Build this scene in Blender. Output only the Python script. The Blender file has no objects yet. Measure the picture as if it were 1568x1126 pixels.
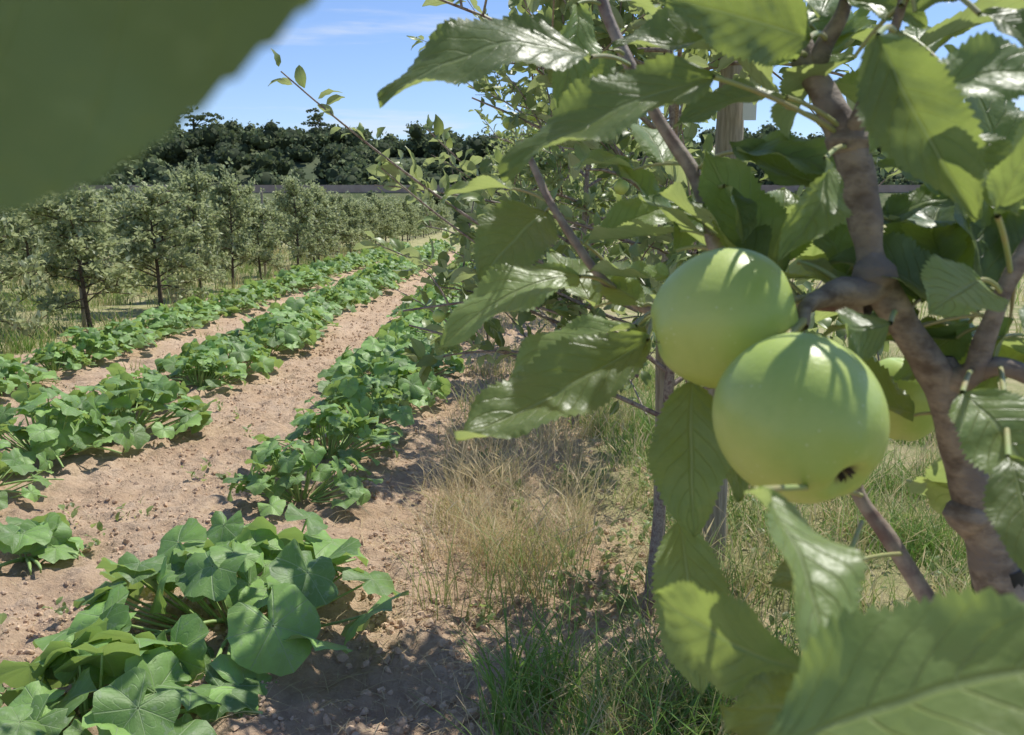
import bpy, math, numpy as np
from mathutils import Vector, Matrix
rng=np.random.default_rng(7)
H=1.3; PIT=math.radians(9.94)
def nrm(a): 
    a=np.asarray(a,float); return a/(np.linalg.norm(a,axis=-1,keepdims=True)+1e-9)
# ---------- numpy noise
def _h(ix,iy,s):
    n=(ix*374761393+iy*668265263+s*974634777)&0xffffffff
    n=((n^(n>>13))*1274126177)&0xffffffff
    return ((n^(n>>16))&0xffff)/65535.0
def vn(x,y,s=0):
    x=np.asarray(x,float);y=np.asarray(y,float)
    ix=np.floor(x).astype(np.int64);iy=np.floor(y).astype(np.int64)
    fx=x-ix;fy=y-iy;fx=fx*fx*(3-2*fx);fy=fy*fy*(3-2*fy)
    a=_h(ix,iy,s);b=_h(ix+1,iy,s);c=_h(ix,iy+1,s);d=_h(ix+1,iy+1,s)
    return (a*(1-fx)+b*fx)*(1-fy)+(c*(1-fx)+d*fx)*fy
def ss(a,b,x): 
    t=np.clip((x-a)/(b-a),0,1); return t*t*(3-2*t)
# ---------- mesh builder
class MB:
    def __init__(s): s.V=[];s.F=[];s.U=[];s.C=[];s.M=[];s.o=0
    def add(s,V,F,U=None,c=0.5,m=0):
        V=np.asarray(V,float).reshape(-1,3);F=np.asarray(F,np.int64).reshape(-1,4)
        s.V.append(V);s.F.append(F+s.o);s.U.append(np.zeros((len(V),2)) if U is None else np.asarray(U,float).reshape(-1,2))
        s.C.append(np.broadcast_to(np.asarray(c,float),(len(V),)).copy());s.M.append(np.full(len(F),m));s.o+=len(V)
    def mesh(s,name,mats,smooth=True):
        V=np.concatenate(s.V);F=np.concatenate(s.F);U=np.concatenate(s.U);C=np.concatenate(s.C);M=np.concatenate(s.M)
        me=bpy.data.meshes.new(name);me.vertices.add(len(V));me.vertices.foreach_set('co',V.ravel())
        me.loops.add(F.size);me.loops.foreach_set('vertex_index',F.ravel().astype(np.int32))
        me.polygons.add(len(F));me.polygons.foreach_set('loop_start',(np.arange(len(F))*4).astype(np.int32))
        me.polygons.foreach_set('material_index',M.astype(np.int32))
        me.polygons.foreach_set('use_smooth',np.full(len(F),smooth))
        uv=me.uv_layers.new(name='UVMap');uv.data.foreach_set('uv',U[F.ravel()].ravel())
        at=me.attributes.new('rnd','FLOAT','POINT');at.data.foreach_set('value',C)
        for m in mats: me.materials.append(m)
        me.update(calc_edges=True);return me
    def obj(s,name,mats,smooth=True,parent=None): return link(name,s.mesh(name,mats,smooth),parent)
def link(name,data,parent=None,loc=None,rz=0,sc=1):
    o=bpy.data.objects.new(name,data);bpy.context.scene.collection.objects.link(o)
    if parent: o.parent=parent
    if loc is not None: o.location=loc
    o.rotation_euler=(0,0,rz);o.scale=(sc,sc,sc) if np.isscalar(sc) else sc
    return o
def grid(nu,nv,wrap=False):
    i,j=np.meshgrid(np.arange(nu-1),np.arange(nv if wrap else nv-1),indexing='ij')
    j2=(j+1)%nv
    return np.stack([i*nv+j,(i+1)*nv+j,(i+1)*nv+j2,i*nv+j2],-1).reshape(-1,4)
def frames(f,u):
    x=nrm(f);y=nrm(np.cross(u,x));z=np.cross(x,y);return np.stack([x,y,z],-1)
def inst(mb,T,F,U,M,pos,sc,c,m=0):
    n=len(pos);k=len(T)
    V=np.einsum('nij,kj->nki',M,T)*np.reshape(sc,(-1,1,1))+pos[:,None,:]
    FF=(F[None]+(np.arange(n)*k)[:,None,None]).reshape(-1,4)
    mb.add(V.reshape(-1,3),FF,np.tile(U,(n,1)),np.repeat(c,k),m)
def qtubes(mb,P0,P1,P2,r0,r1,seg=4,sides=5,c=0.5,m=0):
    P0,P1,P2=[np.asarray(a,float).reshape(-1,3) for a in (P0,P1,P2)]
    n=len(P0);t=np.linspace(0,1,seg+1)[None,:,None]
    C=(1-t)**2*P0[:,None]+2*t*(1-t)*P1[:,None]+t*t*P2[:,None]
    T=nrm(2*(1-t)*(P1-P0)[:,None]+2*t*(P2-P1)[:,None])
    ref=np.where(np.abs(T[...,2:3])>.9,np.array([1.,0,0]),np.array([0,0,1.]))
    A=nrm(np.cross(T,ref));B=np.cross(T,A)
    r=(np.reshape(r0,(-1,1))*(1-t[...,0])+np.reshape(r1,(-1,1))*t[...,0])
    a=np.arange(sides)/sides*2*np.pi
    V=C[:,:,None]+r[:,:,None,None]*(A[:,:,None]*np.cos(a)[None,None,:,None]+B[:,:,None]*np.sin(a)[None,None,:,None])
    F=grid(seg+1,sides,True);k=(seg+1)*sides
    FF=(F[None]+(np.arange(n)*k)[:,None,None]).reshape(-1,4)
    tt=np.broadcast_to(t[...,0][...,None],(n,seg+1,sides));aa=np.broadcast_to(a/6.283,(n,seg+1,sides))
    mb.add(V.reshape(-1,3),FF,np.stack([tt,aa],-1).reshape(-1,2),c,m)
def polytube(mb,pts,rad,sides=12,sub=8,c=.5,m=0,lump=.07,seed=0):
    pts=np.asarray(pts,float);rad=np.asarray(rad,float);n=len(pts)
    E=np.vstack([2*pts[0]-pts[1],pts,2*pts[-1]-pts[-2]]);C=[];R=[]
    for i in range(n-1):
        for q in range(sub):
            t=q/sub;a,b,cc,d=E[i],E[i+1],E[i+2],E[i+3]
            C.append(.5*((2*b)+(cc-a)*t+(2*a-5*b+4*cc-d)*t*t+(3*b-a-3*cc+d)*t**3));R.append(rad[i]*(1-t)+rad[i+1]*t)
    C.append(pts[-1]);R.append(rad[-1]);C=np.array(C);R=np.array(R)
    T=nrm(np.gradient(C,axis=0));A=np.zeros_like(C);a0=np.array([.31,.2,.93])
    for i in range(len(C)):
        a0=nrm(a0-T[i]*a0.dot(T[i]));A[i]=a0
    B=np.cross(T,A);a=np.arange(sides)/sides*2*np.pi
    L=np.concatenate([[0],np.cumsum(np.linalg.norm(np.diff(C,axis=0),axis=1))])
    lm=1+lump*2*(vn(np.repeat(L[:,None]*90,sides,1),np.repeat(np.cos(a)[None]*1.6+3,len(L),0),seed+3)-.5)+lump*1.6*(vn(L*45,L*0,seed+9)[:,None]-.5)
    V=C[:,None]+(R[:,None]*lm)[...,None]*(A[:,None]*np.cos(a)[None,:,None]+B[:,None]*np.sin(a)[None,:,None])
    U=np.stack([np.repeat(L[:,None],sides,1)*10,np.repeat(a[None]/6.283,len(L),0)],-1)
    mb.add(V.reshape(-1,3),grid(len(C),sides,True),U.reshape(-1,2),c,m)
    return C
def leaf_tpl(nu,nv,W=.5,arch=.1,fold=.25,wave=.02,serr=0,twist=0,ph=0,pucker=0,curl=0):
    t=np.linspace(0,1,nu);s=np.linspace(-1,1,nv)
    w=W/2*np.clip(np.sin(np.pi*t**.88),0,1)**.72;w*=1-.25*ss(.8,1,t);w=np.maximum(w,.003)
    t2,s2=np.meshgrid(t,s,indexing='ij');w2=np.repeat(w[:,None],nv,1)
    if serr: w2=w2*(1+serr*(np.abs(s2)**7)*((t2*26+.35*np.sin(t2*9+ph))%1-.5)*2)*(1+.05*np.sin(t2*7+ph*2+s2)*np.abs(s2))
    y=s2*w2;z=arch*4*t2*(1-t2)+fold*np.abs(s2)*w2+wave*np.sin(t2*15+ph+s2*1.5)*s2**2-curl*(s2**2)*w2*2
    if pucker:
        z=z+pucker*np.cos(2*np.pi*8*(t2-.30*np.abs(s2)))*(np.abs(s2)*(1-np.abs(s2)**2))*2
        z=z+.035*(vn(t2*5+ph*7,s2*1.6+5,3)-.5)+.012*(vn(t2*14+ph*7,s2*5+9,4)-.5)
    x=t2
    if twist:
        a=twist*(t2-.2);zz=z-arch*4*t2*(1-t2);y,zz=y*np.cos(a)-zz*np.sin(a),y*np.sin(a)+zz*np.cos(a);z=zz+arch*4*t2*(1-t2)
    return np.stack([x,y,z],-1).reshape(-1,3),grid(nu,nv),np.stack([t2,(s2+1)/2],-1).reshape(-1,2)
# ---------- material helpers
def newmat(name):
    m=bpy.data.materials.new(name);m.use_nodes=True;m.node_tree.nodes.clear();return m,m.node_tree
def nd(nt,ty,props=None,ins=None,out=0):
    n=nt.nodes.new(ty)
    for k,v in (props or {}).items(): setattr(n,k,v)
    for k,v in (ins or {}).items():
        if isinstance(v,bpy.types.NodeSocket): nt.links.new(v,n.inputs[k])
        else:
            if isinstance(v,tuple) and len(v)==3 and n.inputs[k].type=='RGBA': v=v+(1,)
            n.inputs[k].default_value=v
    return n if out is None else n.outputs[out]
def mth(nt,op,a,b=0.,c=0.): return nd(nt,'ShaderNodeMath',{'operation':op},{0:a,1:b,2:c})
def mix(nt,f,a,b,bl='MIX'): return nd(nt,'ShaderNodeMix',{'data_type':'RGBA','blend_type':bl},{0:f,6:a,7:b},out=2)
def mrange(nt,v,a,b,c=0.,d=1.): return nd(nt,'ShaderNodeMapRange',{'interpolation_type':'SMOOTHSTEP'},{0:v,1:a,2:b,3:c,4:d})
def noise(nt,vec,sc,det=4,rough=.55,out=0):
    i={'Scale':sc,'Detail':det,'Roughness':rough}
    if vec is not None: i['Vector']=vec
    return nd(nt,'ShaderNodeTexNoise',None,i,out=out)
def rnd(nt): return nd(nt,'ShaderNodeAttribute',{'attribute_name':'rnd'},out=2)
def objc(nt): return nd(nt,'ShaderNodeTexCoord',out=3)
def leafmat(name,top,under,trans,veins='pinnate',vc=(.2,.28,.1),tf=.3,rough=.45,vs=.5,var=.35,bump=.3,spec=.5,mot=0.,ms=45.,mc=(.3,.36,.26)):
    m,nt=newmat(name);oc=objc(nt);r=rnd(nt)
    uv=nd(nt,'ShaderNodeSeparateXYZ',None,{0:nd(nt,'ShaderNodeTexCoord',out=2)},out=None)
    U,V=uv.outputs[0],uv.outputs[1]
    if veins=='pinnate':
        a=mth(nt,'ABSOLUTE',mth(nt,'MULTIPLY_ADD',V,2.,-1.))
        mid=mrange(nt,a,.02,.09,1.,0.)
        wob=mth(nt,'MULTIPLY',mth(nt,'SUBTRACT',noise(nt,oc,60.,2),.5),.07)
        f=mth(nt,'FRACT',mth(nt,'MULTIPLY',mth(nt,'ADD',mth(nt,'SUBTRACT',U,mth(nt,'MULTIPLY',mth(nt,'POWER',a,1.25),.30)),wob),8.))
        sd=mrange(nt,mth(nt,'ABSOLUTE',mth(nt,'SUBTRACT',f,.5)),.0,.08,1.,0.)
        v=mth(nt,'MAXIMUM',mid,mth(nt,'MULTIPLY',sd,mrange(nt,a,.2,1.,.65,.15)))
    elif veins=='palmate':
        a=mth(nt,'ARCTAN2',V,U);rr=mth(nt,'SQRT',mth(nt,'ADD',mth(nt,'MULTIPLY',U,U),mth(nt,'MULTIPLY',V,V)))
        s=mth(nt,'MULTIPLY',mth(nt,'ABSOLUTE',mth(nt,'SINE',mth(nt,'MULTIPLY',a,3.5))),rr)
        mid=mrange(nt,s,.02,.075,1.,0.)
        f=mth(nt,'FRACT',mth(nt,'SUBTRACT',mth(nt,'MULTIPLY',rr,5.),mth(nt,'MULTIPLY',s,2.5)))
        sd=mrange(nt,mth(nt,'ABSOLUTE',mth(nt,'SUBTRACT',f,.5)),.0,.1,1.,0.)
        v=mth(nt,'MAXIMUM',mid,mth(nt,'MULTIPLY',sd,.4))
    else: v=None
    nz=noise(nt,oc,14.,5)
    tc=mix(nt,mrange(nt,nz,.3,.7,0.,1.),top,tuple(x*1.45 for x in top))
    tc=mix(nt,mrange(nt,r,0.,1.,0.,1.),mix(nt,1.,tc,(1-var,1-var,1-var),'MULTIPLY'),mix(nt,1.,tc,(1+var*1.2,1+var,1+var*.6),'MULTIPLY'))
    yl=mrange(nt,r,.93,1.,0.,.55);tc=mix(nt,yl,tc,(.30,.30,.07))
    if mot>0:
        tc=mix(nt,mth(nt,'MULTIPLY',mrange(nt,noise(nt,oc,ms,3),.56,.68),mot),tc,mc)
    uc=mix(nt,mrange(nt,nz,.3,.7),under,tuple(x*1.2 for x in under))
    bf=nd(nt,'ShaderNodeNewGeometry',out=6)
    col=mix(nt,bf,tc,uc)
    if v is not None: col=mix(nt,mth(nt,'MULTIPLY',v,vs),col,vc)
    hgt=mth(nt,'MULTIPLY',noise(nt,oc,160.,3),.6)
    if v is not None: hgt=mth(nt,'SUBTRACT',hgt,mth(nt,'MULTIPLY',v,.7))
    b=nd(nt,'ShaderNodeBump',None,{'Strength':bump,'Distance':.002,'Height':hgt})
    pr=nd(nt,'ShaderNodeBsdfPrincipled',None,{'Base Color':col,'Roughness':rough,'Normal':b,'Specular IOR Level':spec})
    tcol=mix(nt,.45,trans,col)
    if v is not None: tcol=mix(nt,mth(nt,'MULTIPLY',v,.35),tcol,(.12,.2,.03))
    tr=nd(nt,'ShaderNodeBsdfTranslucent',None,{'Color':tcol})
    sh=nd(nt,'ShaderNodeMixShader',None,{0:tf,1:pr,2:tr})
    nd(nt,'ShaderNodeOutputMaterial',None,{0:sh},out=None);return m
def simplemat(name,c1,c2,sc=20.,rough=.8,bump=.4,dist=.003,stretch=None,c3=None,spec=.3,usernd=0,sss=0):
    m,nt=newmat(name);oc=objc(nt)
    if stretch: oc=nd(nt,'ShaderNodeMapping',None,{0:oc,3:stretch})
    n1=noise(nt,oc,sc,6,.6);col=mix(nt,mrange(nt,n1,.32,.68),c1,c2)
    if c3: col=mix(nt,mrange(nt,noise(nt,oc,sc*.35,3),.5,.66),col,c3)
    if usernd: col=mix(nt,1.,col,mix(nt,rnd(nt),(1-usernd,)*3,(1+usernd,)*3),'MULTIPLY')
    b=nd(nt,'ShaderNodeBump',None,{'Strength':bump,'Distance':dist,'Height':n1})
    p=nd(nt,'ShaderNodeBsdfPrincipled',None,{'Base Color':col,'Roughness':rough,'Normal':b,'Specular IOR Level':spec})
    nd(nt,'ShaderNodeOutputMaterial',None,{0:p},out=None);return m
M_fgleaf=leafmat('apple_leaf_close',(.125,.185,.075),(.29,.34,.18),(.60,.74,.12),vc=(.34,.40,.19),tf=.42,rough=.40,vs=.55,bump=.7,mot=.22,ms=260.,mc=(.25,.30,.13))
M_leaf=leafmat('apple_leaf',(.135,.19,.075),(.31,.36,.21),(.58,.68,.17),tf=.38,vs=.3,bump=.1,rough=.40)
M_oleaf=leafmat('orchard_leaf',(.21,.25,.12),(.39,.43,.28),(.58,.65,.26),veins=None,tf=.38,rough=.5)
M_sq=leafmat('squash_leaf',(.165,.29,.085),(.24,.33,.14),(.54,.76,.11),veins='palmate',vc=(.42,.53,.28),tf=.32,vs=.6,rough=.50,bump=.8,mot=.4)
M_forest=leafmat('forest_foliage',(.125,.16,.085),(.13,.16,.09),(.20,.26,.10),veins=None,tf=.2,rough=.85,var=.6,bump=0,spec=.15)  # base colour lightened, distance haze painted into the foliage
M_stem=simplemat('squash_stem',(.26,.38,.11),(.35,.48,.18),30.,.5,.2)
M_pet=simplemat('leaf_stalk',(.30,.38,.14),(.38,.32,.16),40.,.45,.2,.0006)
M_bark=simplemat('apple_bark',(.13,.10,.078),(.34,.285,.225),90.,.75,.9,.002,stretch=(1,1,1.6),c3=(.21,.175,.15))
M_barkl=simplemat('young_bark',(.22,.165,.14),(.37,.31,.25),150.,.6,.7,.001,c3=(.18,.115,.10))
M_obark=simplemat('orchard_bark',(.07,.055,.04),(.14,.11,.08),30.,.9,.5)
M_wood=simplemat('weathered_wood',(.26,.22,.16),(.42,.36,.28),18.,.85,.6,.004,stretch=(6,6,.6))
M_white=simplemat('plastic_label',(.7,.74,.72),(.8,.8,.8),10.,.4,.05)
M_black=simplemat('rubber_tie',(.012,.012,.012),(.03,.03,.03),80.,.6,.3)
M_clod=simplemat('soil_clod',(.48,.335,.215),(.64,.475,.33),25.,.95,.8,.006,usernd=.12,spec=.1)
M_wall=simplemat('railway_stone',(.30,.22,.18),(.38,.30,.25),.6,.9,.3)
def grassmat():
    m,nt=newmat('grass_blades');r=rnd(nt)
    rp=nd(nt,'ShaderNodeValToRGB',None,{0:r},out=None);e=rp.color_ramp
    e.elements[0].position=0;e.elements[0].color=(.76,.62,.38,1);e.elements[1].position=1;e.elements[1].color=(.18,.33,.06,1)
    for p,c in ((.3,(.66,.54,.29)),(.5,(.48,.46,.19)),(.75,(.28,.41,.10))):
        k=e.elements.new(p);k.color=c+(1,)
    c=mix(nt,mrange(nt,noise(nt,objc(nt),3.,2),.3,.7),mix(nt,1.,rp.outputs[0],(.8,.8,.8),'MULTIPLY'),rp.outputs[0])
    p=nd(nt,'ShaderNodeBsdfPrincipled',None,{'Base Color':c,'Roughness':.5,'Specular IOR Level':.35})
    t=nd(nt,'ShaderNodeBsdfTranslucent',None,{'Color':c})
    nd(nt,'ShaderNodeOutputMaterial',None,{0:nd(nt,'ShaderNodeMixShader',None,{0:.4,1:p,2:t})},out=None);return m
M_grass=grassmat()
def applemat():
    m,nt=newmat('green_apple_skin');oc=objc(nt)
    n1=noise(nt,oc,26.,5);c=mix(nt,mrange(nt,n1,.3,.7),(.385,.50,.11),(.50,.59,.165))
    vo=nd(nt,'ShaderNodeTexVoronoi',None,{'Vector':oc,'Scale':290.})
    dots=mrange(nt,vo,.06,.2,1.,0.);c=mix(nt,mth(nt,'MULTIPLY',dots,mrange(nt,noise(nt,oc,70.,2),.45,.6,.05,.45)),c,(.66,.70,.42))
    uv=nd(nt,'ShaderNodeSeparateXYZ',None,{0:nd(nt,'ShaderNodeTexCoord',out=2)},out=None)
    c=mix(nt,mrange(nt,uv.outputs[0],.0,.13,.8,0.),c,(.18,.25,.06))
    c=mix(nt,mrange(nt,uv.outputs[0],.935,.975,0.,.9),c,(.16,.13,.06))
    b=nd(nt,'ShaderNodeBump',None,{'Strength':.25,'Distance':.0006,'Height':noise(nt,oc,420.,3)})
    p=nd(nt,'ShaderNodeBsdfPrincipled',None,{'Base Color':c,'Roughness':.38,'Normal':b,'Subsurface Weight':.2,'Subsurface Radius':(.8,1.,.25),'Subsurface Scale':.004,'Specular IOR Level':.5})
    nd(nt,'ShaderNodeOutputMaterial',None,{0:p},out=None);return m
M_apple=applemat()
# ---------- ground
ROWS=(-.88,-2.32,-3.62)
def gz(x,y):
    x=np.asarray(x,float);y=np.asarray(y,float)
    near=1-ss(25,50,np.hypot(x,y))
    z=.05*(vn(x*.7,y*.5,1)-.5)
    for r in ROWS: z=z+.05*np.exp(-((x-r)/.35)**2)
    soil=ss(-4.7,-4.2,x)*(1-ss(.2,.7,x))
    z=z+soil*(.04*(vn(x*6,y*6,2)-.5)+.034*(vn(x*15,y*15,3)**2)+.028*(vn(x*33,y*33,4)-.4))+(1-soil)*.04*(vn(x*3,y*3,5)-.5)
    return z*near
def geo(a,b,n): return a*(b/a)**np.linspace(0,1,n)
xs=np.concatenate([-geo(400,13,24)[:-1],np.arange(-13,-5,.2),np.arange(-5,-3,.03),np.arange(-3,1.2,.02),np.arange(1.2,12,.2),geo(12,500,26)])
ys=np.concatenate([[-200,-60,-20,-8,-3,-1,0,.5],np.arange(1,7.5,.02),np.arange(7.5,16,.07),np.arange(16,45,.35),geo(45,700,24)])
X,Y=np.meshgrid(xs,ys,indexing='ij');Z=gz(X,Y)
mb=MB();gr=np.maximum(1-ss(-4.75,-4.3,X+.4*(vn(X*2,Y*2,11)-.5)),ss(-.1,.85,X+.6*(vn(X*1.5,Y*1.5,12)-.5))*.75+.25*ss(.9,1.6,X))
gr=np.maximum(gr,ss(28,32,Y));mb.add(np.stack([X,Y,Z],-1),grid(len(xs),len(ys)),c=gr.ravel())
m,nt=newmat('soil_and_grass');oc=objc(nt);g=rnd(nt)
n1=noise(nt,oc,2.,6,.6);n2=noise(nt,oc,28.,8,.7);n3=noise(nt,oc,.35,4)
soil=mix(nt,mrange(nt,n1,.3,.7),(.55,.395,.255),(.68,.515,.36))
soil=mix(nt,mrange(nt,n2,.35,.65,.5,0.),soil,(.36,.235,.15))
grs=mix(nt,mrange(nt,noise(nt,oc,5.,6),.35,.65),(.52,.43,.26),(.22,.26,.09))
grs=mix(nt,mrange(nt,n3,.35,.6,0.,.6),grs,(.44,.41,.20))
gm=mrange(nt,mth(nt,'ADD',g,mth(nt,'MULTIPLY',mth(nt,'SUBTRACT',noise(nt,oc,9.,5),.5),.6)),.35,.75)
col=mix(nt,gm,soil,grs)
bh=mth(nt,'ADD',n2,mth(nt,'MULTIPLY',noise(nt,oc,90.,6,.7),.5))
b=nd(nt,'ShaderNodeBump',None,{'Strength':1.,'Distance':.022,'Height':bh})
p=nd(nt,'ShaderNodeBsdfPrincipled',None,{'Base Color':col,'Roughness':.95,'Normal':b,'Specular IOR Level':.12})
nd(nt,'ShaderNodeOutputMaterial',None,{0:p},out=None)
mb.obj('ground',[m])
def cubesphere():
    V=[];F=[];k=3
    for ax in range(3):
        for sg in (-1,1):
            a,bb=np.meshgrid(np.linspace(-1,1,k),np.linspace(-1,1,k),indexing='ij')
            q=np.zeros((k,k,3));q[...,ax]=sg;q[...,(ax+1)%3]=a;q[...,(ax+2)%3]=bb
            f=grid(k,k)+len(V)*k*k
            if sg<0:f=f[:,::-1]
            V.append(q.reshape(-1,3));F.append(f)
    return nrm(np.concatenate(V)),np.concatenate(F)
CV,CF=cubesphere()
mb=MB()
for var in range(5):
    T=CV*(1+.35*(vn(CV[:,:1]*2+var*9,CV[:,1:2]*2+CV[:,2:]*1.7,var)-.5)*2)*np.array([1,.85,.65])
    for (x0,x1,y0,y1,n,s0,s1) in ((-2.,-.1,1.6,9,4200,.003,.014),(-4.4,-2.6,4,12,800,.005,.014),(-2.,-1.2,8,24,400,.010,.02),(-.5,.8,1.8,5,1000,.004,.022)):
        x=rng.uniform(x0,x1,n);y=y0+(y1-y0)*rng.random(n)**1.5;s=s0+(s1-s0)*rng.random(n)**4
        keep=vn(x*3,y*3,20)>rng.random(n)*.8;x,y,s=x[keep],y[keep],s[keep];n=len(x)
        fr=frames(rng.normal(size=(n,3)),rng.normal(size=(n,3)))
        inst(mb,T,CF,np.zeros((len(T),2)),fr,np.stack([x,y,gz(x,y)+s*.1],-1),s,rng.random(n))
mb.obj('soil_clods',[M_clod],smooth=False)
# ---------- grass
def blades(mb,x,y,h,lean,w,c,seg=3,flat=False,head=False):
    n=len(x);az=rng.uniform(0,6.283,n);d=np.stack([np.cos(az),np.sin(az),0*az],-1);z=gz(x,y)
    a2=rng.uniform(0,6.283,n);sd=np.stack([np.cos(a2),np.sin(a2),0*a2],-1)
    t=np.linspace(0,1,seg+1);V=np.zeros((n,seg+1,2,3));base=np.stack([x,y,z],-1)
    for i,tt in enumerate(t):
        if flat: c0=base+d*(h*tt)[:,None]+np.array([0,0,1.])*(.006+.03*lean*math.sin(tt*3))[:,None]
        else: c0=base+np.array([0,0,1.])*(h*(tt-.35*lean*tt*tt))[:,None]+d*(h*lean*(.25*tt+tt**2))[:,None]
        ww=w*(1-tt**1.6)*.5+.0003
        if head: ww=w*(.22 if tt<.8 else (.9 if tt<.97 else .1))
        V[:,i,0]=c0-sd*ww[:,None];V[:,i,1]=c0+sd*ww[:,None]
    F=grid(seg+1,2);k=2*(seg+1)
    mb.add(V.reshape(-1,3),(F[None]+(np.arange(n)*k)[:,None,None]).reshape(-1,4),None,np.repeat(np.clip(c,0,1),k))
def cl(x0,x1,y0,y1,nc,per,sp):
    cx=rng.uniform(x0,x1,nc);cy=y0+(y1-y0)*rng.random(nc)**1.25;cc=rng.random(nc)
    return np.repeat(cx,per)+rng.normal(size=nc*per)*sp,np.repeat(cy,per)+rng.normal(size=nc*per)*sp,np.repeat(cc,per)
U=rng.uniform
mb=MB()
x,y,c=cl(-.30,.34,3.1,5.0,48,44,.05);n=len(x);blades(mb,x,y,U(.08,.34,n),U(.1,1.1,n),U(.0015,.0038,n),np.clip(c*.35+U(-.15,.3,n),0,1),4)
x,y,c=cl(-.30,.34,2.9,5.0,60,6,.06);n=len(x);blades(mb,x,y,U(.22,.42,n),U(.1,.6,n),U(.002,.004,n),U(0,.2,n),8,False,True)
x,y,c=cl(.5,2.2,1.8,5.0,90,8,.08);n=len(x);blades(mb,x,y,U(.2,.38,n),U(.1,.6,n),U(.002,.004,n),U(0,.4,n),8,False,True)
x,y,c=cl(-.25,.2,2.7,3.6,9,30,.05);n=len(x);blades(mb,x,y,U(.15,.38,n),U(.1,.8,n),U(.002,.004,n),U(.3,.9,n),4)
x,y,c=cl(0,.75,1.5,2.25,62,40,.05);n=len(x);blades(mb,x,y,U(.08,.28,n),U(.1,.9,n),U(.002,.007,n),U(.1,1.,n),4)
x,y,c=cl(-.02,.6,1.7,2.35,26,14,.03);n=len(x);blades(mb,x,y,U(.18,.36,n),U(.2,.8,n),U(.005,.010,n),U(.8,1.,n),6)
x,y,c=cl(.5,3.2,1.4,7.5,420,60,.07);n=len(x);blades(mb,x,y,U(.06,.30,n),U(.1,1.,n),U(.002,.006,n),np.clip(c*.9+U(-.1,.5,n),0,1))
x,y,c=cl(-.3,.9,5,24,160,35,.08);n=len(x);blades(mb,x,y,U(.06,.28,n),U(.1,.9,n),U(.003,.007,n),U(0,.8,n))
x,y,c=cl(-9.5,-4.35,5.5,32,700,40,.1);n=len(x);blades(mb,x,y,U(.10,.36,n),U(.1,.8,n),U(.004,.011,n),np.clip(c*1.+U(-.1,.4,n),0,1))
x,y,c=cl(1.5,22,7,45,600,30,.25);n=len(x);blades(mb,x,y,U(.15,.5,n),U(.1,.8,n),U(.008,.02,n),np.clip(c*.8+U(-.1,.3,n),0,1))
x,y,c=cl(-4.2,-3.,6,28,50,10,.04);n=len(x);blades(mb,x,y,U(.04,.14,n),U(.1,.8,n),U(.004,.008,n),U(.6,1,n))
mb.obj('grass',[M_grass])
mb=MB();n=6500;x=rng.normal(.12,.38,n);y=U(1.7,5.6,n);blades(mb,x,y,U(.03,.16,n),U(0,1,n),U(.0015,.0035,n),U(0,.25,n),3,True)
n=700;x=U(-2.1,-.4,n);y=U(2,8,n);blades(mb,x,y,U(.02,.08,n),U(0,1,n),U(.001,.003,n),U(0,.2,n),3,True)
mb.obj('straw_litter',[M_grass])
mb=MB();T,F,UU=leaf_tpl(6,5,.6,.1,.2,.03)
x,y,c=cl(.2,1.6,1.7,4.5,60,22,.05);x2,y2,c2=cl(-.35,.5,2.2,6,22,14,.035);x3,y3,c3=cl(-1.9,-1.2,2.5,7,16,7,.02);x=np.r_[x,x2,x3];y=np.r_[y,y2,y3];n=len(x)
fw=np.stack([U(-1,1,n),U(-1,1,n),U(.1,.9,n)],-1)
inst(mb,T,F,UU,frames(fw,np.array([0,0,1.])+0*fw),np.stack([x,y,gz(x,y)+U(0,.06,n)],-1),U(.015,.05,n),U(0,.9,n));mb.obj('broadleaf_weeds',[M_fgleaf])
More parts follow.
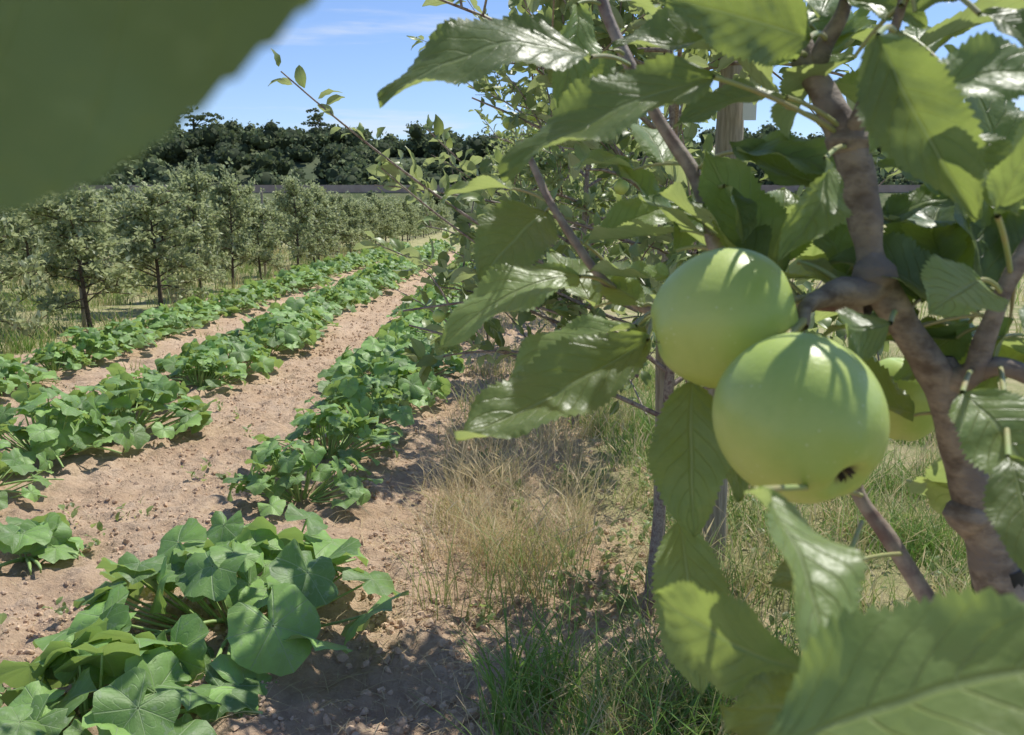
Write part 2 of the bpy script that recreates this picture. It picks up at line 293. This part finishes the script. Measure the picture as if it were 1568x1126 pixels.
# ---------- squash plants
def sqleaf(ph,nr=6,na=28):
    r=np.linspace(.02,1,nr);a=np.linspace(-np.pi,np.pi,na)
    R,A=np.meshgrid(r,a,indexing='ij')
    prof=(1-.78*np.exp(-((np.pi-np.abs(A))/.26)**2))*(1+.065*np.cos(5*A))*(1+.025*np.sin(17*A+ph)+.02*np.sin(29*A))*(1-.08*np.abs(np.sin(A/2)))
    x=R*prof*np.cos(A);y=R*prof*np.sin(A)*1.06
    z=-.16*R**2+.11*R**2*np.sin(4*A+ph)+.09*R**2*np.sin(3*A+2*ph)+.08*np.abs(np.sin(3.5*A))*R+.06*R**3*np.sin(11*A+ph)
    return np.stack([x,y,z],-1).reshape(-1,3),grid(nr,na),np.stack([x,y],-1).reshape(-1,2)
def squash(seed,lowres=False,nl=26,spread=.46,hh=.34,scl=1.,smin=.045,smax=.11):
    r=np.random.default_rng(seed);mb=MB()
    for k in range(3):
        n=nl//3+1;az=r.uniform(0,6.283,n);rho=spread*r.random(n)**.6;rho=np.maximum(rho,.05)
        d=np.stack([np.cos(az),np.sin(az),0*az],-1)
        z=hh*(1.0-.75*(rho/spread)**1.8)*r.uniform(.45,1.12,n)+.03
        pos=d*rho[:,None];pos[:,2]=z
        nm=np.array([0,0,1.])+d*r.uniform(.0,.9,n)[:,None]+r.normal(size=(n,3))*.34
        az2=az+r.normal(size=n)*.6;fw=np.stack([np.cos(az2),np.sin(az2),-.2+0*az],-1);s=r.uniform(smin,smax,n)*scl
        T,F,UU=sqleaf(k*2.1+seed,4 if lowres else 7,15 if lowres else 29)
        M=frames(fw-nm*(np.sum(fw*nrm(nm),-1,keepdims=True)),nrm(nm))
        inst(mb,T,F,UU,M,pos,s,r.random(n)*.96)
        base=d*(rho*.25)[:,None];base[:,2]=.0
        mid=d*(rho*.75)[:,None];mid[:,2]=z*.55
        qtubes(mb,base,mid,pos,.0055*scl+0*s,.003+0*s,6,3 if lowres else 6,m=1)
    n=4;az=r.uniform(0,6.283,n);d=np.stack([np.cos(az),np.sin(az),0*az],-1)
    qtubes(mb,d*.02+[0,0,.04],d*.25+[0,0,.10],d*.5*spread/.46+[0,0,.05],.008+0*az,.004+0*az,6,6,m=1)
    return mb.mesh('squash_plant',[M_sq,M_stem])
sqv=[squash(100+i,False,56,.42,.28,1.,.04,.10) for i in range(7)];sql=[squash(200+i,True,50,.43,.30,1.,.045,.10) for i in range(5)]
link('squash_plant',squash(304,False,50,.48,.32,1.,.06,.135),None,(-.84,2.58,0.02),1.0)
link('squash_plant',squash(301,False,32,.38,.20,1.,.05,.12),None,(-1.04,2.0,0),2.0)
link('squash_plant',squash(302,False,9,.20,.14,.8,.06,.12),None,(-1.80,3.12,0),.4)
for ri,xr in enumerate(ROWS):
    e=bpy.data.objects.new('squash_row',None);bpy.context.scene.collection.objects.link(e)
    yy=3.74 if ri==0 else (3.7 if ri==1 else 5.2)
    while yy<29:
        sc=rng.uniform(.74,1.1)*(1.0 if ri<2 else .85)*(1+max(0,yy-8)*.008)
        px=xr+rng.normal()*.07
        link('squash_plant',(sqv if yy<9 else sql)[rng.integers(7 if yy<9 else 5)],None if yy<9 else e,(px,yy,float(gz(px,yy))-.01),rng.uniform(0,6.28),sc)
        yy+=rng.uniform(.46,.70) if yy<12 else .6
# ---------- trees
tplN=[leaf_tpl(7,5,.52,a,f,.03,0,tw,ph) for a,f,tw,ph in ((.10,.35,.3,0),(-.12,.5,-.5,1),(.16,.15,.9,2),(.02,.7,0,3))]
tplF=[leaf_tpl(3,3,.6,.12,.3,0),leaf_tpl(3,3,.55,-.1,.5,0)]
def apple_tpl(nu=14,nv=16,R=1.):
    ph=np.linspace(0,np.pi,nu);a=np.arange(nv)/nv*2*np.pi;p,A=np.meshgrid(ph,a,indexing='ij')
    rr=np.sin(p)*(1+.06*np.cos(p))*(1+.012*np.cos(5*A)*(1-np.cos(p))*.8)*(1+.02*np.cos(A+1))
    z=1.06*np.cos(p)-.42*np.exp(-(p/.30)**2)+.22*np.exp(-((np.pi-p)/.22)**2)+.03*np.cos(5*A)*ss(2.2,2.8,p)*np.sin(p)*-1
    rr=np.maximum(rr,.004)
    return np.stack([rr*np.cos(A),rr*np.sin(A),z],-1).reshape(-1,3)*R,grid(nu,nv,True),np.stack([p/np.pi,A/6.283],-1).reshape(-1,2)
def tree(seed,Ht,spread,z0,nlat,nsh,nleaf,L,tpls,rt=.03,apples=0,sides=6,mats=None,upsh=.5,topw=.35,hang=0.):
    r=np.random.default_rng(seed);mb=MB()
    p0=np.zeros(3);p2=np.array([r.normal()*.06,r.normal()*.06,Ht]);p1=np.array([r.normal()*.08,r.normal()*.08,Ht*.5])
    qtubes(mb,[p0],[p1],[p2],[rt],[rt*.25],10,max(8,sides),m=1)
    def tr(t): return (1-t)**2*p0+2*t*(1-t)*p1+t*t*p2
    A=[];B=[];C=[]
    for i in range(nlat):
        f=(i+r.random())/nlat;h=z0+(Ht-z0)*f*.97;az=i*2.4+r.normal()*.4
        ln=spread*(1-(1-topw)*f**1.2)*r.uniform(.6,1.12);b=tr(h/Ht);o=np.array([math.cos(az),math.sin(az),0])
        e=b+o*ln+np.array([0,0,ln*r.uniform(-.15-hang,.6)]);mdp=(b+e)/2+np.array([0,0,ln*r.uniform(.0,.22)])
        A.append(b);B.append(mdp);C.append(e)
    A,B,C=map(np.array,(A,B,C));n=len(A)
    qtubes(mb,A,B,C,rt*.38+0*A[:,0],rt*.14+0*A[:,0],6,sides,m=1)
    k=r.integers(0,n,nsh);t=r.uniform(.15,1,nsh)[:,None];S=(1-t)**2*A[k]+2*t*(1-t)*B[k]+t*t*C[k]
    out=nrm((C-A)[k]);dr=nrm(out*.6+r.normal(size=(nsh,3))*.55+np.array([0,0,upsh]));ln=r.uniform(.10,.34,nsh)[:,None]*(Ht/2)
    E=S+dr*ln;Mi=(S+E)/2+np.array([0,0,.03])
    ke=max(3,nsh//14);S[:ke]=tr(.93)+r.normal(size=(ke,3))*.04;E[:ke]=S[:ke]+r.normal(size=(ke,3))*.09+np.array([0,0,.26])*(Ht/2);Mi[:ke]=(S[:ke]+E[:ke])/2
    qtubes(mb,S,Mi,E,.0035+0*ln[:,0],.0015+0*ln[:,0],3,3 if sides<6 else 5,m=1)
    A2=np.r_[A,S];B2=np.r_[B,Mi];C2=np.r_[C,E];w=np.r_[np.full(n,.8),np.full(nsh,1.)];w/=w.sum()
    for ti,(T,F,UU) in enumerate(tpls):
        m_=nleaf//len(tpls);k=r.choice(len(A2),m_,p=w);t=np.where(k<n,r.uniform(.25,1.,m_),r.uniform(0.05,1.03,m_))[:,None]
        Q=(1-t)**2*A2[k]+2*t*(1-t)*B2[k]+t*t*C2[k];tn=nrm(2*(1-t)*(B2-A2)[k]+2*t*(C2-B2)[k])
        dr=nrm(tn*.5+r.normal(size=(m_,3))*.75+np.array([0,0,.05]));up=np.array([0,0,1.])+r.normal(size=(m_,3))*.55
        inst(mb,T,F,UU,frames(dr,up),Q+dr*.012,L*r.uniform(.55,1.15,m_),r.random(m_))
    if apples:
        T,F,UU=apple_tpl(10,12);k=r.integers(0,n,apples);t=r.uniform(.3,.9,apples)[:,None]
        Q=(1-t)**2*A[k]+2*t*(1-t)*B[k]+t*t*C[k]-np.array([0,0,.03]);fr=frames(r.normal(size=(apples,3)),np.array([0,0,1.])+.4*r.normal(size=(apples,3)))
        inst(mb,T,F[:,::-1],UU,fr,Q,r.uniform(.019,.026,apples),r.random(apples),2)
    return mb.mesh('apple_tree',mats or [M_leaf,M_barkl,M_apple])
nearv=[tree(11,2.1,.95,.58,28,230,2400,.082,tplN,.022,18,6,topw=.65),tree(15,2.15,1.12,.42,28,220,2900,.080,tplN,.024,16,6,topw=.6),tree(19,2.1,1.0,.42,26,190,2500,.080,tplN,.022,12,6,topw=.5)]
first=None
for i,(tx,ty,s) in enumerate(((.44,2.7,1.),(.38,5.2,1.05),(.42,7.0,.98),(.5,8.8,1.),(.5,10.8,.97),(.5,12.6,1.),(.5,14.5,1.),(.5,16.5,1.),(.5,18.5,1.),(.5,20.5,1.),(.5,23,1.),(.5,26,1.),(.5,29,1.))):
    o=link('apple_tree',nearv[i%3],None,(tx,ty,0),[0,2.2,4.0,1.1,5.2,3.1,.2,2.6][i%8],s)
    if i==0: first=o
# long side shoots of the second tree reaching over the squash row (coordinates in that tree's space)
mb=MB();r=np.random.default_rng(77);T0,F0,U0=tplN[0];T1,F1,U1=tplN[2]
for a,b_,c in (((-.05,0,1.0),(-.55,-.15,1.22),(-1.04,-.30,1.66)),((-.05,0,.95),(-.45,-.1,1.1),(-.80,-.2,1.42)),((-.05,.0,.85),(-.5,.1,1.05),(-.86,.1,1.2)),((-.05,0,.8),(-.5,-.1,.95),(-.72,-.15,.86)),((-.05,0,1.4),(-.3,-.1,1.65),(-.45,-.15,1.75)),((-.05,.1,1.2),(-.45,0,1.35),(-.85,0,1.38)),((-.05,.1,1.1),(-.4,.1,1.25),(-.7,.1,1.55)),((-.05,-.1,.9),(-.35,-.1,1.05),(-.66,-.05,1.08))):
    a,b_,c=map(np.array,(a,b_,c));qtubes(mb,[a],[b_],[c],[.007],[.002],14,6,m=1)
    n=44;t=np.linspace(.15,1,n)[:,None];Q=(1-t)**2*a+2*t*(1-t)*b_+t*t*c;dr=nrm(r.normal(size=(n,3))*.8+nrm(c-a)*.4+[0,0,.25]);up=np.array([0,0,1.])+r.normal(size=(n,3))*.5
    inst(mb,T0,F0,U0,frames(dr[::2],up[::2]),Q[::2]+dr[::2]*.012,r.uniform(.035,.085,22),r.random(22));inst(mb,T1,F1,U1,frames(dr[1::2],up[1::2]),Q[1::2]+dr[1::2]*.012,r.uniform(.035,.085,22),r.random(22))
mb.obj('long_shoots',[M_leaf,M_barkl],parent=first)
orch=[tree(40+i,rng.uniform(1.45,1.66),rng.uniform(.56,.66),.26,30,270,4200,.084,tplF,.028,0,4,[M_oleaf,M_obark],.7,.55,.22) for i in range(7)]
e=bpy.data.objects.new('orchard_trees',None);bpy.context.scene.collection.objects.link(e)
for rx in (-4.75,-7.6,-10.5,-13.4,-16.4,-19.7,-23.2,-27,-31):
    pos=[8.0,10.1,11.7,13.6]+list(np.arange(15.4,62,1.8)) if rx==-4.75 else np.arange(8.5,62,1.9)
    for yy in pos:
        far=rx<-8 or yy>24
        link('apple_tree',orch[rng.integers(7)],e if far else None,(rx+rng.normal()*.1,yy+rng.normal()*.2,0),rng.uniform(0,6.28),(rng.uniform(.9,1.15),)*2+(rng.uniform(.88,1.14),))
def stake(x,y,h,r,mat=M_wood,name='wooden_stake',parent=None,lean=(0,0)):
    mb=MB();p=np.array([[x,y,-.05],[x+lean[0]*.5,y+lean[1]*.5,h*.5],[x+lean[0],y+lean[1],h]])
    polytube(mb,p,[r,r*.97,r*.92],10,8,lump=.06,seed=int(abs(x*100)))
    t=p[-1];polytube(mb,[t-[0,0,.001],t+[0,0,r*.15],t+[0,0,r*.3]],[r*.92,r*.6,.001],10,2,lump=0)
    return mb.obj(name,[mat],parent=parent)
for yy in (10.0,17.5,25): stake(-4.85,yy,1.68,.028,name='orchard_post')
stake(.50,2.85,1.3,.020,lean=(-.02,0))
post=bpy.data.objects.new('orchard_post',None);bpy.context.scene.collection.objects.link(post)
stake(.75,3.15,1.93,.048,name='wooden_pole',parent=post)
mb=MB()
def box(mb,c,s,m=0,cc=.5):
    x,y,z=c;a,b_,d=s[0]/2,s[1]/2,s[2]/2
    V=[(x+i*a,y+j*b_,z+k*d) for i in(-1,1) for j in(-1,1) for k in(-1,1)]
    mb.add(V,[(0,1,3,2),(4,6,7,5),(0,4,5,1),(2,3,7,6),(0,2,6,4),(1,5,7,3)],None,cc,m)
box(mb,(.80,3.09,1.66),(.045,.003,.11));box(mb,(.775,3.095,1.87),(.05,.003,.07));mb.obj('label_tag',[M_white],False,post)
# ---------- hill, forest, railway
xh=np.linspace(-420,520,120);yh=np.concatenate([np.linspace(104,175,30),np.linspace(185,420,10)])
def hz(x,y): return (10.6+3.0*(vn(x*.012+5,y*0,31)-.3))*ss(108,156,y)+1.2*(vn(x*.08,y*.08,32)-.5)*ss(108,125,y)-.05
X,Y=np.meshgrid(xh,yh,indexing='ij');mb=MB();mb.add(np.stack([X,Y,hz(X,Y)],-1),grid(len(xh),len(yh)))
mb.obj('wooded_hill',[simplemat('hill_ground',(.07,.095,.045),(.12,.14,.07),.12,.95,.3)])
QT=np.array([[-1,-.7,0],[.8,-.9,.15],[1.,.8,-.1],[-.7,.9,.1]])*.5;QF=np.array([[0,1,2,3]]);QU=np.zeros((4,2))
def crown(mb,r,n,s,c0,q0,q1,col,flat=.95,nb=None,core=.78,wid=.42):
    nb=nb or r.integers(6,11);bc=r.normal(size=(nb,3))*np.array([wid,wid,.30]);br_=r.uniform(.30,.60,nb);k=r.integers(0,nb,n)
    d=nrm(r.normal(size=(n,3)));d[:,2]=np.abs(d[:,2])*.95-.2*r.random(n);d=nrm(d)
    p=bc[k]+d*(br_[k]*r.uniform(.75,1.22,n))[:,None]
    fl=np.array([1,1,flat])
    inst(mb,QT,QF,QU,frames(r.normal(size=(n,3)),d+r.normal(size=(n,3))*.6),p*s*fl+c0,s*r.uniform(q0,q1,n),np.clip(col+r.random(n)*.4,0,.92))
    if core: inst(mb,CV,CF,np.zeros((len(CV),2)),frames(r.normal(size=(nb,3)),r.normal(size=(nb,3))),bc*s*fl+c0,br_*s*core,np.full(nb,col*.5))  # solid inner blobs in a darker tone, painting the crown's inner shade
mb=MB();r=np.random.default_rng(5)
for i in range(1150):
    yy=r.uniform(112,164);xx=r.uniform(-130,150)
    if i<260: yy=r.uniform(154,166)
    if i>900: yy=r.uniform(111,124)
    s=r.uniform(1.7,3.5)*(.75 if i>900 else 1)
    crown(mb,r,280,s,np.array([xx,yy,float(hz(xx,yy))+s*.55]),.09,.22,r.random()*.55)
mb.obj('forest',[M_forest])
for px,hh in ((-72,6.6),(-69.5,7.2),(-66.5,7.7),(-64,7.5),(-61,7.3),(-58.5,6.8),(-56,6.2),(-34,6.2)):
    mb=MB();r=np.random.default_rng(int(abs(px)*10));z0=float(hz(px,160));top=np.array([px+r.normal()*.5,160,z0+hh])
    qtubes(mb,[[px,160,z0]],[[px+r.normal()*.6,160,z0+hh*.5]],[top],[.22],[.1],6,6,m=1)
    for b_ in range(7):
        c0=top+r.normal(size=3)*np.array([1.3,1.1,.7])-[0,0,.4];qtubes(mb,[top-[0,0,2.]],[(top+c0)/2-[0,0,.7]],[c0],[.09],[.04],3,4,m=1)
        crown(mb,r,90,r.uniform(.8,1.3),c0,.2,.42,.25,.55,5,core=0,wid=.6)
    mb.obj('pine_tree',[M_forest,M_obark])
mb=MB();prof=[(96,0),(103,3.5),(103.2,4.35),(103.5,4.35),(103.5,4.0),(109,4.0),(114,0)];xr=np.linspace(-260,320,60)
V=np.array([[x,a,b_+.0*x] for x in xr for a,b_ in prof]);F=grid(60,len(prof))
mi=np.tile(np.array([0,1,1,1,0,0]),59)
for k in (0,1): mb.add(V,F[mi==k],m=k)
mb.obj('railway_embankment',[simplemat('embankment_grass',(.08,.11,.04),(.18,.19,.09),.8,.95,.3),M_wall],False)
mb=MB();r=np.random.default_rng(8)
for i in range(240):
    xx=r.uniform(-120,130);s=r.uniform(.7,1.4);y0=r.uniform(86,101)
    crown(mb,r,130,s,np.array([xx,y0,max(0,(y0-96)*.5)+s*.35]),.15,.3,r.random()*.6)
mb.obj('hedge_bushes',[M_forest])
# ---------- foreground apple tree (world coordinates, tenths of a millimetre: x,y,z,radius)
tree_root=bpy.data.objects.new('apple_tree_foreground',None);bpy.context.scene.collection.objects.link(tree_root)
PATHS=[];mb=MB()
def br(s,m=0,**k):
    a=np.array([[float(q) for q in p.split(',')] for p in s.split(';')])/1e4
    PATHS.append(polytube(mb,a[:,:3],a[:,3],m=m,**k))
TR=np.array([(4200,4600,-200),(4000,4400,4000),(3300,4000,8000),(2228,3549,10948),(2005,3505,11564),(1865,3522,11954),(1744,3534,12308),(1571,3525,12549),(1436,3533,12770),(1387,3556,13013),(1335,3598,13254),(1205,3699,13541),(1143,3790,13770),(1147,3966,14194),(1314,4480,15394)])/1e4
PATHS.append(polytube(mb,TR,np.array([.019,.017,.0145,.012,.0105,.0092,.0084,.0074,.0078,.0074,.0085,.0068,.006,.005,.003])*.84,18,12,m=0,lump=.16)[48:168])
for (x,y,z),r_ in (((1766,3536,12321),.0096),((1335,3602,13279),.0088),((1420,3509,12746),.0088),((1894,3509,11762),.0092)):
    c0=np.array([x,y,z])/1e4;polytube(mb,[c0+[0,0,-r_*1.1],c0+[0,0,-r_*.5],c0,c0+[0,0,r_*.5],c0+[0,0,r_*1.1]],[.002,r_*.8,r_,r_*.8,.002],14,4,lump=.25,seed=x)
br("415,4587,14263,25;437,4543,14014,28;557,4439,13709,30;705,4336,13411,30;843,4246,13190,34;909,4157,12970,31;942,4081,12824,31;1137,3997,12637,33;1447,3589,12621,38",1,lump=.1)
br("54,4683,13363,12;104,4663,13248,17;186,4580,13065,20;315,4492,12855,22;441,4411,12681,23;577,4393,12576,23;700,4284,12532,25;1078,3983,12556,31;1288,3595,12661,36",1,lump=.1)
br("1467,3527,12732,62;1311,3449,12692,49;1197,3377,12689,42;1096,3289,12653,35;1063,3227,12588,21",lump=.3)
br("1490,3901,12086,26;1555,3845,11767,33;1675,3761,11576,37;1804,3672,11359,41;1973,3573,11087,41;2200,3529,10836,34",1,lump=.12)
br("1760,3536,12321,64;1820,3445,12383,43;1849,3421,12537,39;1905,3406,12741,34;2013,3399,12988,30;2104,3403,13299,23",lump=.14)
br("1819,3491,12356,42;1895,3400,12412,35;2043,3337,12347,28",lump=.2)
br("1205,3697,13528,46;1232,3667,13647,35;1285,3636,13763,26;1317,3618,13949,20")
br("1330,3600,13267,41;1351,3436,13491,21;1376,3361,13638,19;1395,3291,13821,15")
br("1147,3966,14194,33;582,2800,14496,12;103,1405,14066,5;0,734,13586,3",1)
def stalk(A,B_,r0=.0009,sag=.004):
    A,B_=np.array(A,float),np.array(B_,float);qtubes(mb,[A],[(A+B_)/2+np.array([0,0,sag])],[B_],[r0],[r0*1.15],8,8,m=2)
# leaves: base xyz, tip xyz, stalk foot xyz (mm), blade facing, width, arch, fold, twist
LEAVES=[
(32,376,1362,-52,358,1342,57,444,1369,-.1,.62,.75,.50,.15,.10,.1),
(68,312,1345,-4,307,1312,130,361,1330,.25,.65,.7,.38,.07,.25,.3),
(32,421,1270,-33,395,1239,52,440,1262,.15,.7,.6,.40,.13,.25,.2),
(55,357,1249,-21,320,1217,70,428,1252,.3,.55,.75,.38,-.08,.35,.5),
(53,377,1252,-5,382,1222,70,428,1252,0,.9,.35,.42,.10,.3,-.2),
(17,457,1300,-16,431,1267,22,457,1301,-.1,.3,.95,.75,.08,.2,.2),
(43,450,1289,86,458,1304,36,449,1284,.1,.6,.8,.5,.05,.2,0),
(98,401,1326,141,377,1309,86,425,1319,.1,.75,.6,.55,.12,.3,.2),
(102,342,1342,60,340,1331,133,361,1330,0,.8,.55,.42,.10,.3,-.3),
(31,443,1397,21,424,1346,45,454,1398,.7,.2,.7,.40,.05,.5,.6),
(97,304,1356,45,285,1365,124,367,1367,0,-.35,.95,.45,.08,.2,.2),
(105,345,1356,65,319,1384,118,371,1361,.2,-.3,.9,.5,.08,.2,.2),
(103,262,1349,126,243,1298,138,336,1364,-.7,.1,.7,.40,.12,.6,-.6),
(109,259,1329,151,250,1337,136,344,1351,.1,.6,.75,.58,.12,.15,.2),
(137,254,1299,145,239,1334,191,341,1277,.4,.2,.9,.60,-.05,.2,.1),
(126,268,1324,143,254,1299,136,344,1351,.2,.4,.9,.65,.06,.2,.2),
(71,344,1234,70,324,1177,108,398,1256,-.35,.1,.93,.52,.08,.25,.2),
(86,363,1226,92,345,1184,111,398,1256,.5,.1,.85,.5,.05,.2,.2),
(70,353,1173,75,322,1112,94,373,1224,-.1,-.1,.95,.45,.06,.2,.3),
(57,202,1235,60,157,1209,158,384,1174,.55,.2,.8,.46,.10,.4,.3),
(64,176,1203,36,207,1207,150,363,1169,-.1,-.35,.9,.60,.08,.15,.2),
(46,150,1201,100,125,1233,59,267,1088,0,.80,.6,.48,.08,.25,.1),
(66,146,1207,48,184,1190,167,305,1072,0,.6,.8,.5,.05,.2,.1),
(142,274,1244,156,250,1218,181,344,1238,.1,.1,.95,.8,.08,.2,.2),
(140,242,1232,137,217,1204,190,340,1241,-.2,.3,.9,.5,.08,.2,.2),
(185,359,1262,153,373,1284,188,341,1261,.1,.5,.8,.5,.08,.2,.2),
(174,331,1275,146,309,1265,188,340,1269,.2,.6,.8,.8,.08,.2,.2),
(128,298,1263,109,288,1264,153,352,1260,.1,.4,.9,.95,-.15,-.5,0),
(113,328,1319,90,302,1283,133,360,1325,.8,.1,.6,.34,.1,.7,1.2),
(91,388,1311,96,373,1287,89,419,1304,.7,.3,.7,.5,.1,.6,.5),
(111,403,1280,92,428,1308,115,400,1264,.1,.3,.95,.7,.08,.2,.2),
(117,402,1275,129,428,1311,118,400,1264,.1,.3,.95,.65,.08,.2,.2),
(78,423,1282,87,438,1308,94,408,1282,.4,.3,.9,.5,.08,.3,.2),
(64,429,1255,40,451,1266,70,428,1253,0,.5,.8,.6,.08,.2,.2),
(52,394,1232,61,407,1248,70,428,1252,0,.4,.9,.6,.08,.2,.2),
(44,405,1236,25,390,1209,70,428,1252,-.2,.4,.9,.5,.08,.2,.2),
(151,374,1293,190,367,1307,139,355,1299,0,.8,.5,.5,.1,.3,.2),
(151,379,1320,174,367,1307,136,359,1322,.1,.7,.6,.6,.1,.3,.2),
(164,382,1279,184,369,1264,144,353,1277,.1,.6,.6,.6,.1,.3,.2),
(116,362,1280,128,350,1271,131,345,1270,.1,.6,.6,.6,.1,.3,.2),
(144,381,1274,128,396,1299,140,354,1281,.1,.4,.8,.6,.1,.3,.2),
(143,338,1375,121,320,1390,136,327,1371,.1,.4,.8,.6,.1,.3,.2),
(125,349,1378,150,337,1366,131,365,1381,.1,.3,.8,.6,.1,.3,.2),
(141,327,1369,163,319,1379,138,328,1378,0,.5,.8,.5,.1,.3,.2),
(48,440,1375,33,436,1353,56,444,1371,.5,.4,.7,.45,.1,.3,.2),
(38,457,1414,5,445,1405,42,458,1420,.1,.5,.8,.5,.1,.3,.2),
(124,340,1155,99,320,1158,171,370,1152,.1,.6,.6,.5,.1,.3,.2),
(147,313,1347,121,308,1319,138,336,1364,-.3,.4,.8,.5,.1,.3,.2),
(153,306,1364,168,293,1348,140,329,1382,.1,.5,.8,.6,.1,.3,.2),
# overhead twig: one visible leaf, then unseen leaves added to shade it
(-1,66,1344.3,-66,58,1303.8,1,73,1359,-.1,-.1,.95,.62,.03,.08,0),
(9,86,1376,-54,74,1334,4,90,1368,.1,.7,.6,.60,.08,.1,0),
(18,98,1392,-36,90,1350,12,110,1383,.0,.8,.5,.58,.06,.1,0),
(2,80,1384,-68,110,1352,10,100,1376,-.1,.8,.5,.56,.06,.1,0),
(0,70,1368,-50,60,1334,5,80,1362,.1,.6,.7,.60,.06,.1,0),
]
lb=MB();c9,s9=math.cos(PIT),math.sin(PIT)
for i,q in enumerate(LEAVES):
    B_,T_,A_=[np.array(q[k:k+3],float)/1000 for k in (0,3,6)];a,b_,c=q[9:12]
    W,ar,fo,tw=q[12:];L=np.linalg.norm(T_-B_);near=i==49
    T,F,UU=leaf_tpl(105,15,W,ar,fo,.035 if not near else .01,.075 if not near else .012,tw*1.4,i*1.3,.0065)
    inst(lb,T,F,UU,frames((T_-B_)[None],np.array([[a,b_*s9-c*c9,b_*c9+c*s9]])),B_[None],[L],np.array([(i*.377)%.9 if i<49 else .02]))  # overhead twig leaves get a darkened tone, shade put into their colour
    stalk(B_,A_,.0009 if i<49 else .0006)
# leaf clusters along the branches, growing away to the back and sides
r=np.random.default_rng(21)
for pth,nn_ in ((PATHS[0],19),(PATHS[1],9),(PATHS[2],5),(PATHS[5],14),(PATHS[7],5),(PATHS[8],6)):
    for q in range(nn_):
        a=pth[r.integers(0,len(pth))];d=nrm(np.array([r.normal()*.8,abs(r.normal())*.8+.25,r.normal()*.45+.1]))
        b0=a+d*r.uniform(.015,.03);L=r.uniform(.04,.07)
        d2=nrm(d+r.normal(size=3)*.35)
        T,F,UU=leaf_tpl(79,9,r.uniform(.45,.62),r.uniform(-.05,.14),r.uniform(.1,.6),.035,.07,r.normal()*.5,q,.005)
        inst(lb,T,F,UU,frames(d2[None],(np.array([0,-.35,.9])+r.normal(size=3)*.35)[None]),b0[None],[L],np.array([r.random()*.9]))
        qtubes(mb,[a],[(a+b0)/2+[0,0,.003]],[b0],[.0009],[.0007],5,6,m=2)
lb.obj('leaves',[M_fgleaf],parent=tree_root)
stalk((.0989,.3341,1.2657),(.1190,.3375,1.2679),.0016,.001)
stalk((.0880,.2990,1.2520),(.1075,.3241,1.2610),.0015,0)
mb.obj('branches',[M_bark,M_barkl,M_pet],parent=tree_root)
mb=MB();c0=np.array([.2044,.3512,1.1489]);polytube(mb,[c0+[-.001,0,.006],c0,c0+[.001,0,-.006]],[.0103,.0105,.0103],16,3,lump=.03);mb.obj('tree_tie',[M_black],parent=tree_root)
def apple(c,R,axis,name='green_apple'):
    e=bpy.data.objects.new(name,None);bpy.context.scene.collection.objects.link(e);c=np.array(c)
    T,F,UU=apple_tpl(64,64);ax=nrm(axis);M=frames(np.cross(ax,[.3,.9,.1])[None],ax[None])
    mb=MB();inst(mb,T,F[:,::-1],UU,M,c[None],[R],np.array([.5]));mb.obj('skin',[M_apple],parent=e)
    mb=MB();M0=M[0]
    for k in range(6):
        a=k*1.047;q=np.array([[math.cos(a)*.03,math.sin(a)*.03,-.84],[math.cos(a)*.09,math.sin(a)*.09,-.88],[math.cos(a+.5)*.10,math.sin(a+.5)*.10,-.98],[math.cos(a+.3)*.03,math.sin(a+.3)*.03,-.94]])*R
        mb.add(q@M0.T+c,[(0,1,2,3)])
    mb.obj('calyx',[M_obark],parent=e)
apple((.0940,.2828,1.2337),.0270,(-.36,.76,.54))
apple((.0810,.3360,1.2591),.0268,(.93,-.06,.24))
apple((.1903,.4210,1.2111),.020,(.1,0,.95))
# ---------- camera, light, sky
cam=bpy.data.cameras.new('camera');co=link('camera',cam,None,(0,0,H));co.rotation_euler=(math.pi/2-PIT,0,0)
cam.sensor_width=36;cam.lens=31.18;cam.clip_start=.005;cam.clip_end=2000
cam.dof.use_dof=True;cam.dof.focus_distance=1.5;cam.dof.aperture_fstop=cam.lens/1.15
sc=bpy.context.scene;sc.camera=co
EL,AZ=math.radians(60),math.radians(42)
s=Vector((math.cos(EL)*math.sin(AZ),math.cos(EL)*math.cos(AZ),math.sin(EL)))
sl=bpy.data.lights.new('sun','SUN');sl.energy=5.0;sl.angle=math.radians(.5);sl.color=(1,.965,.89)
so=link('sun',sl,None,(5,5,10));so.rotation_euler=s.to_track_quat('Z','Y').to_euler()
w=bpy.data.worlds.new('World');sc.world=w;w.use_nodes=True;nt=w.node_tree;nt.nodes.clear()
sky=nd(nt,'ShaderNodeTexSky',{'sky_type':'NISHITA','sun_disc':False,'sun_elevation':EL,'sun_rotation':AZ,'air_density':1.0,'dust_density':.1,'ozone_density':3.})
sky=mix(nt,1.,sky,(.90,.95,1.14),'MULTIPLY')
g=nd(nt,'ShaderNodeTexCoord',out=0);mp=nd(nt,'ShaderNodeMapping',None,{0:g,3:(1.2,1.2,12.)})
cm=mrange(nt,noise(nt,mp,2.6,7,.55),.54,.74,0.,.6)
cc=mix(nt,cm,sky,(6.5,6.8,7.2))
bg=nd(nt,'ShaderNodeBackground',None,{0:cc,1:.13})
nd(nt,'ShaderNodeOutputWorld',None,{0:bg},out=None)
sc.view_settings.view_transform='Standard';sc.view_settings.look='None';sc.view_settings.exposure=0
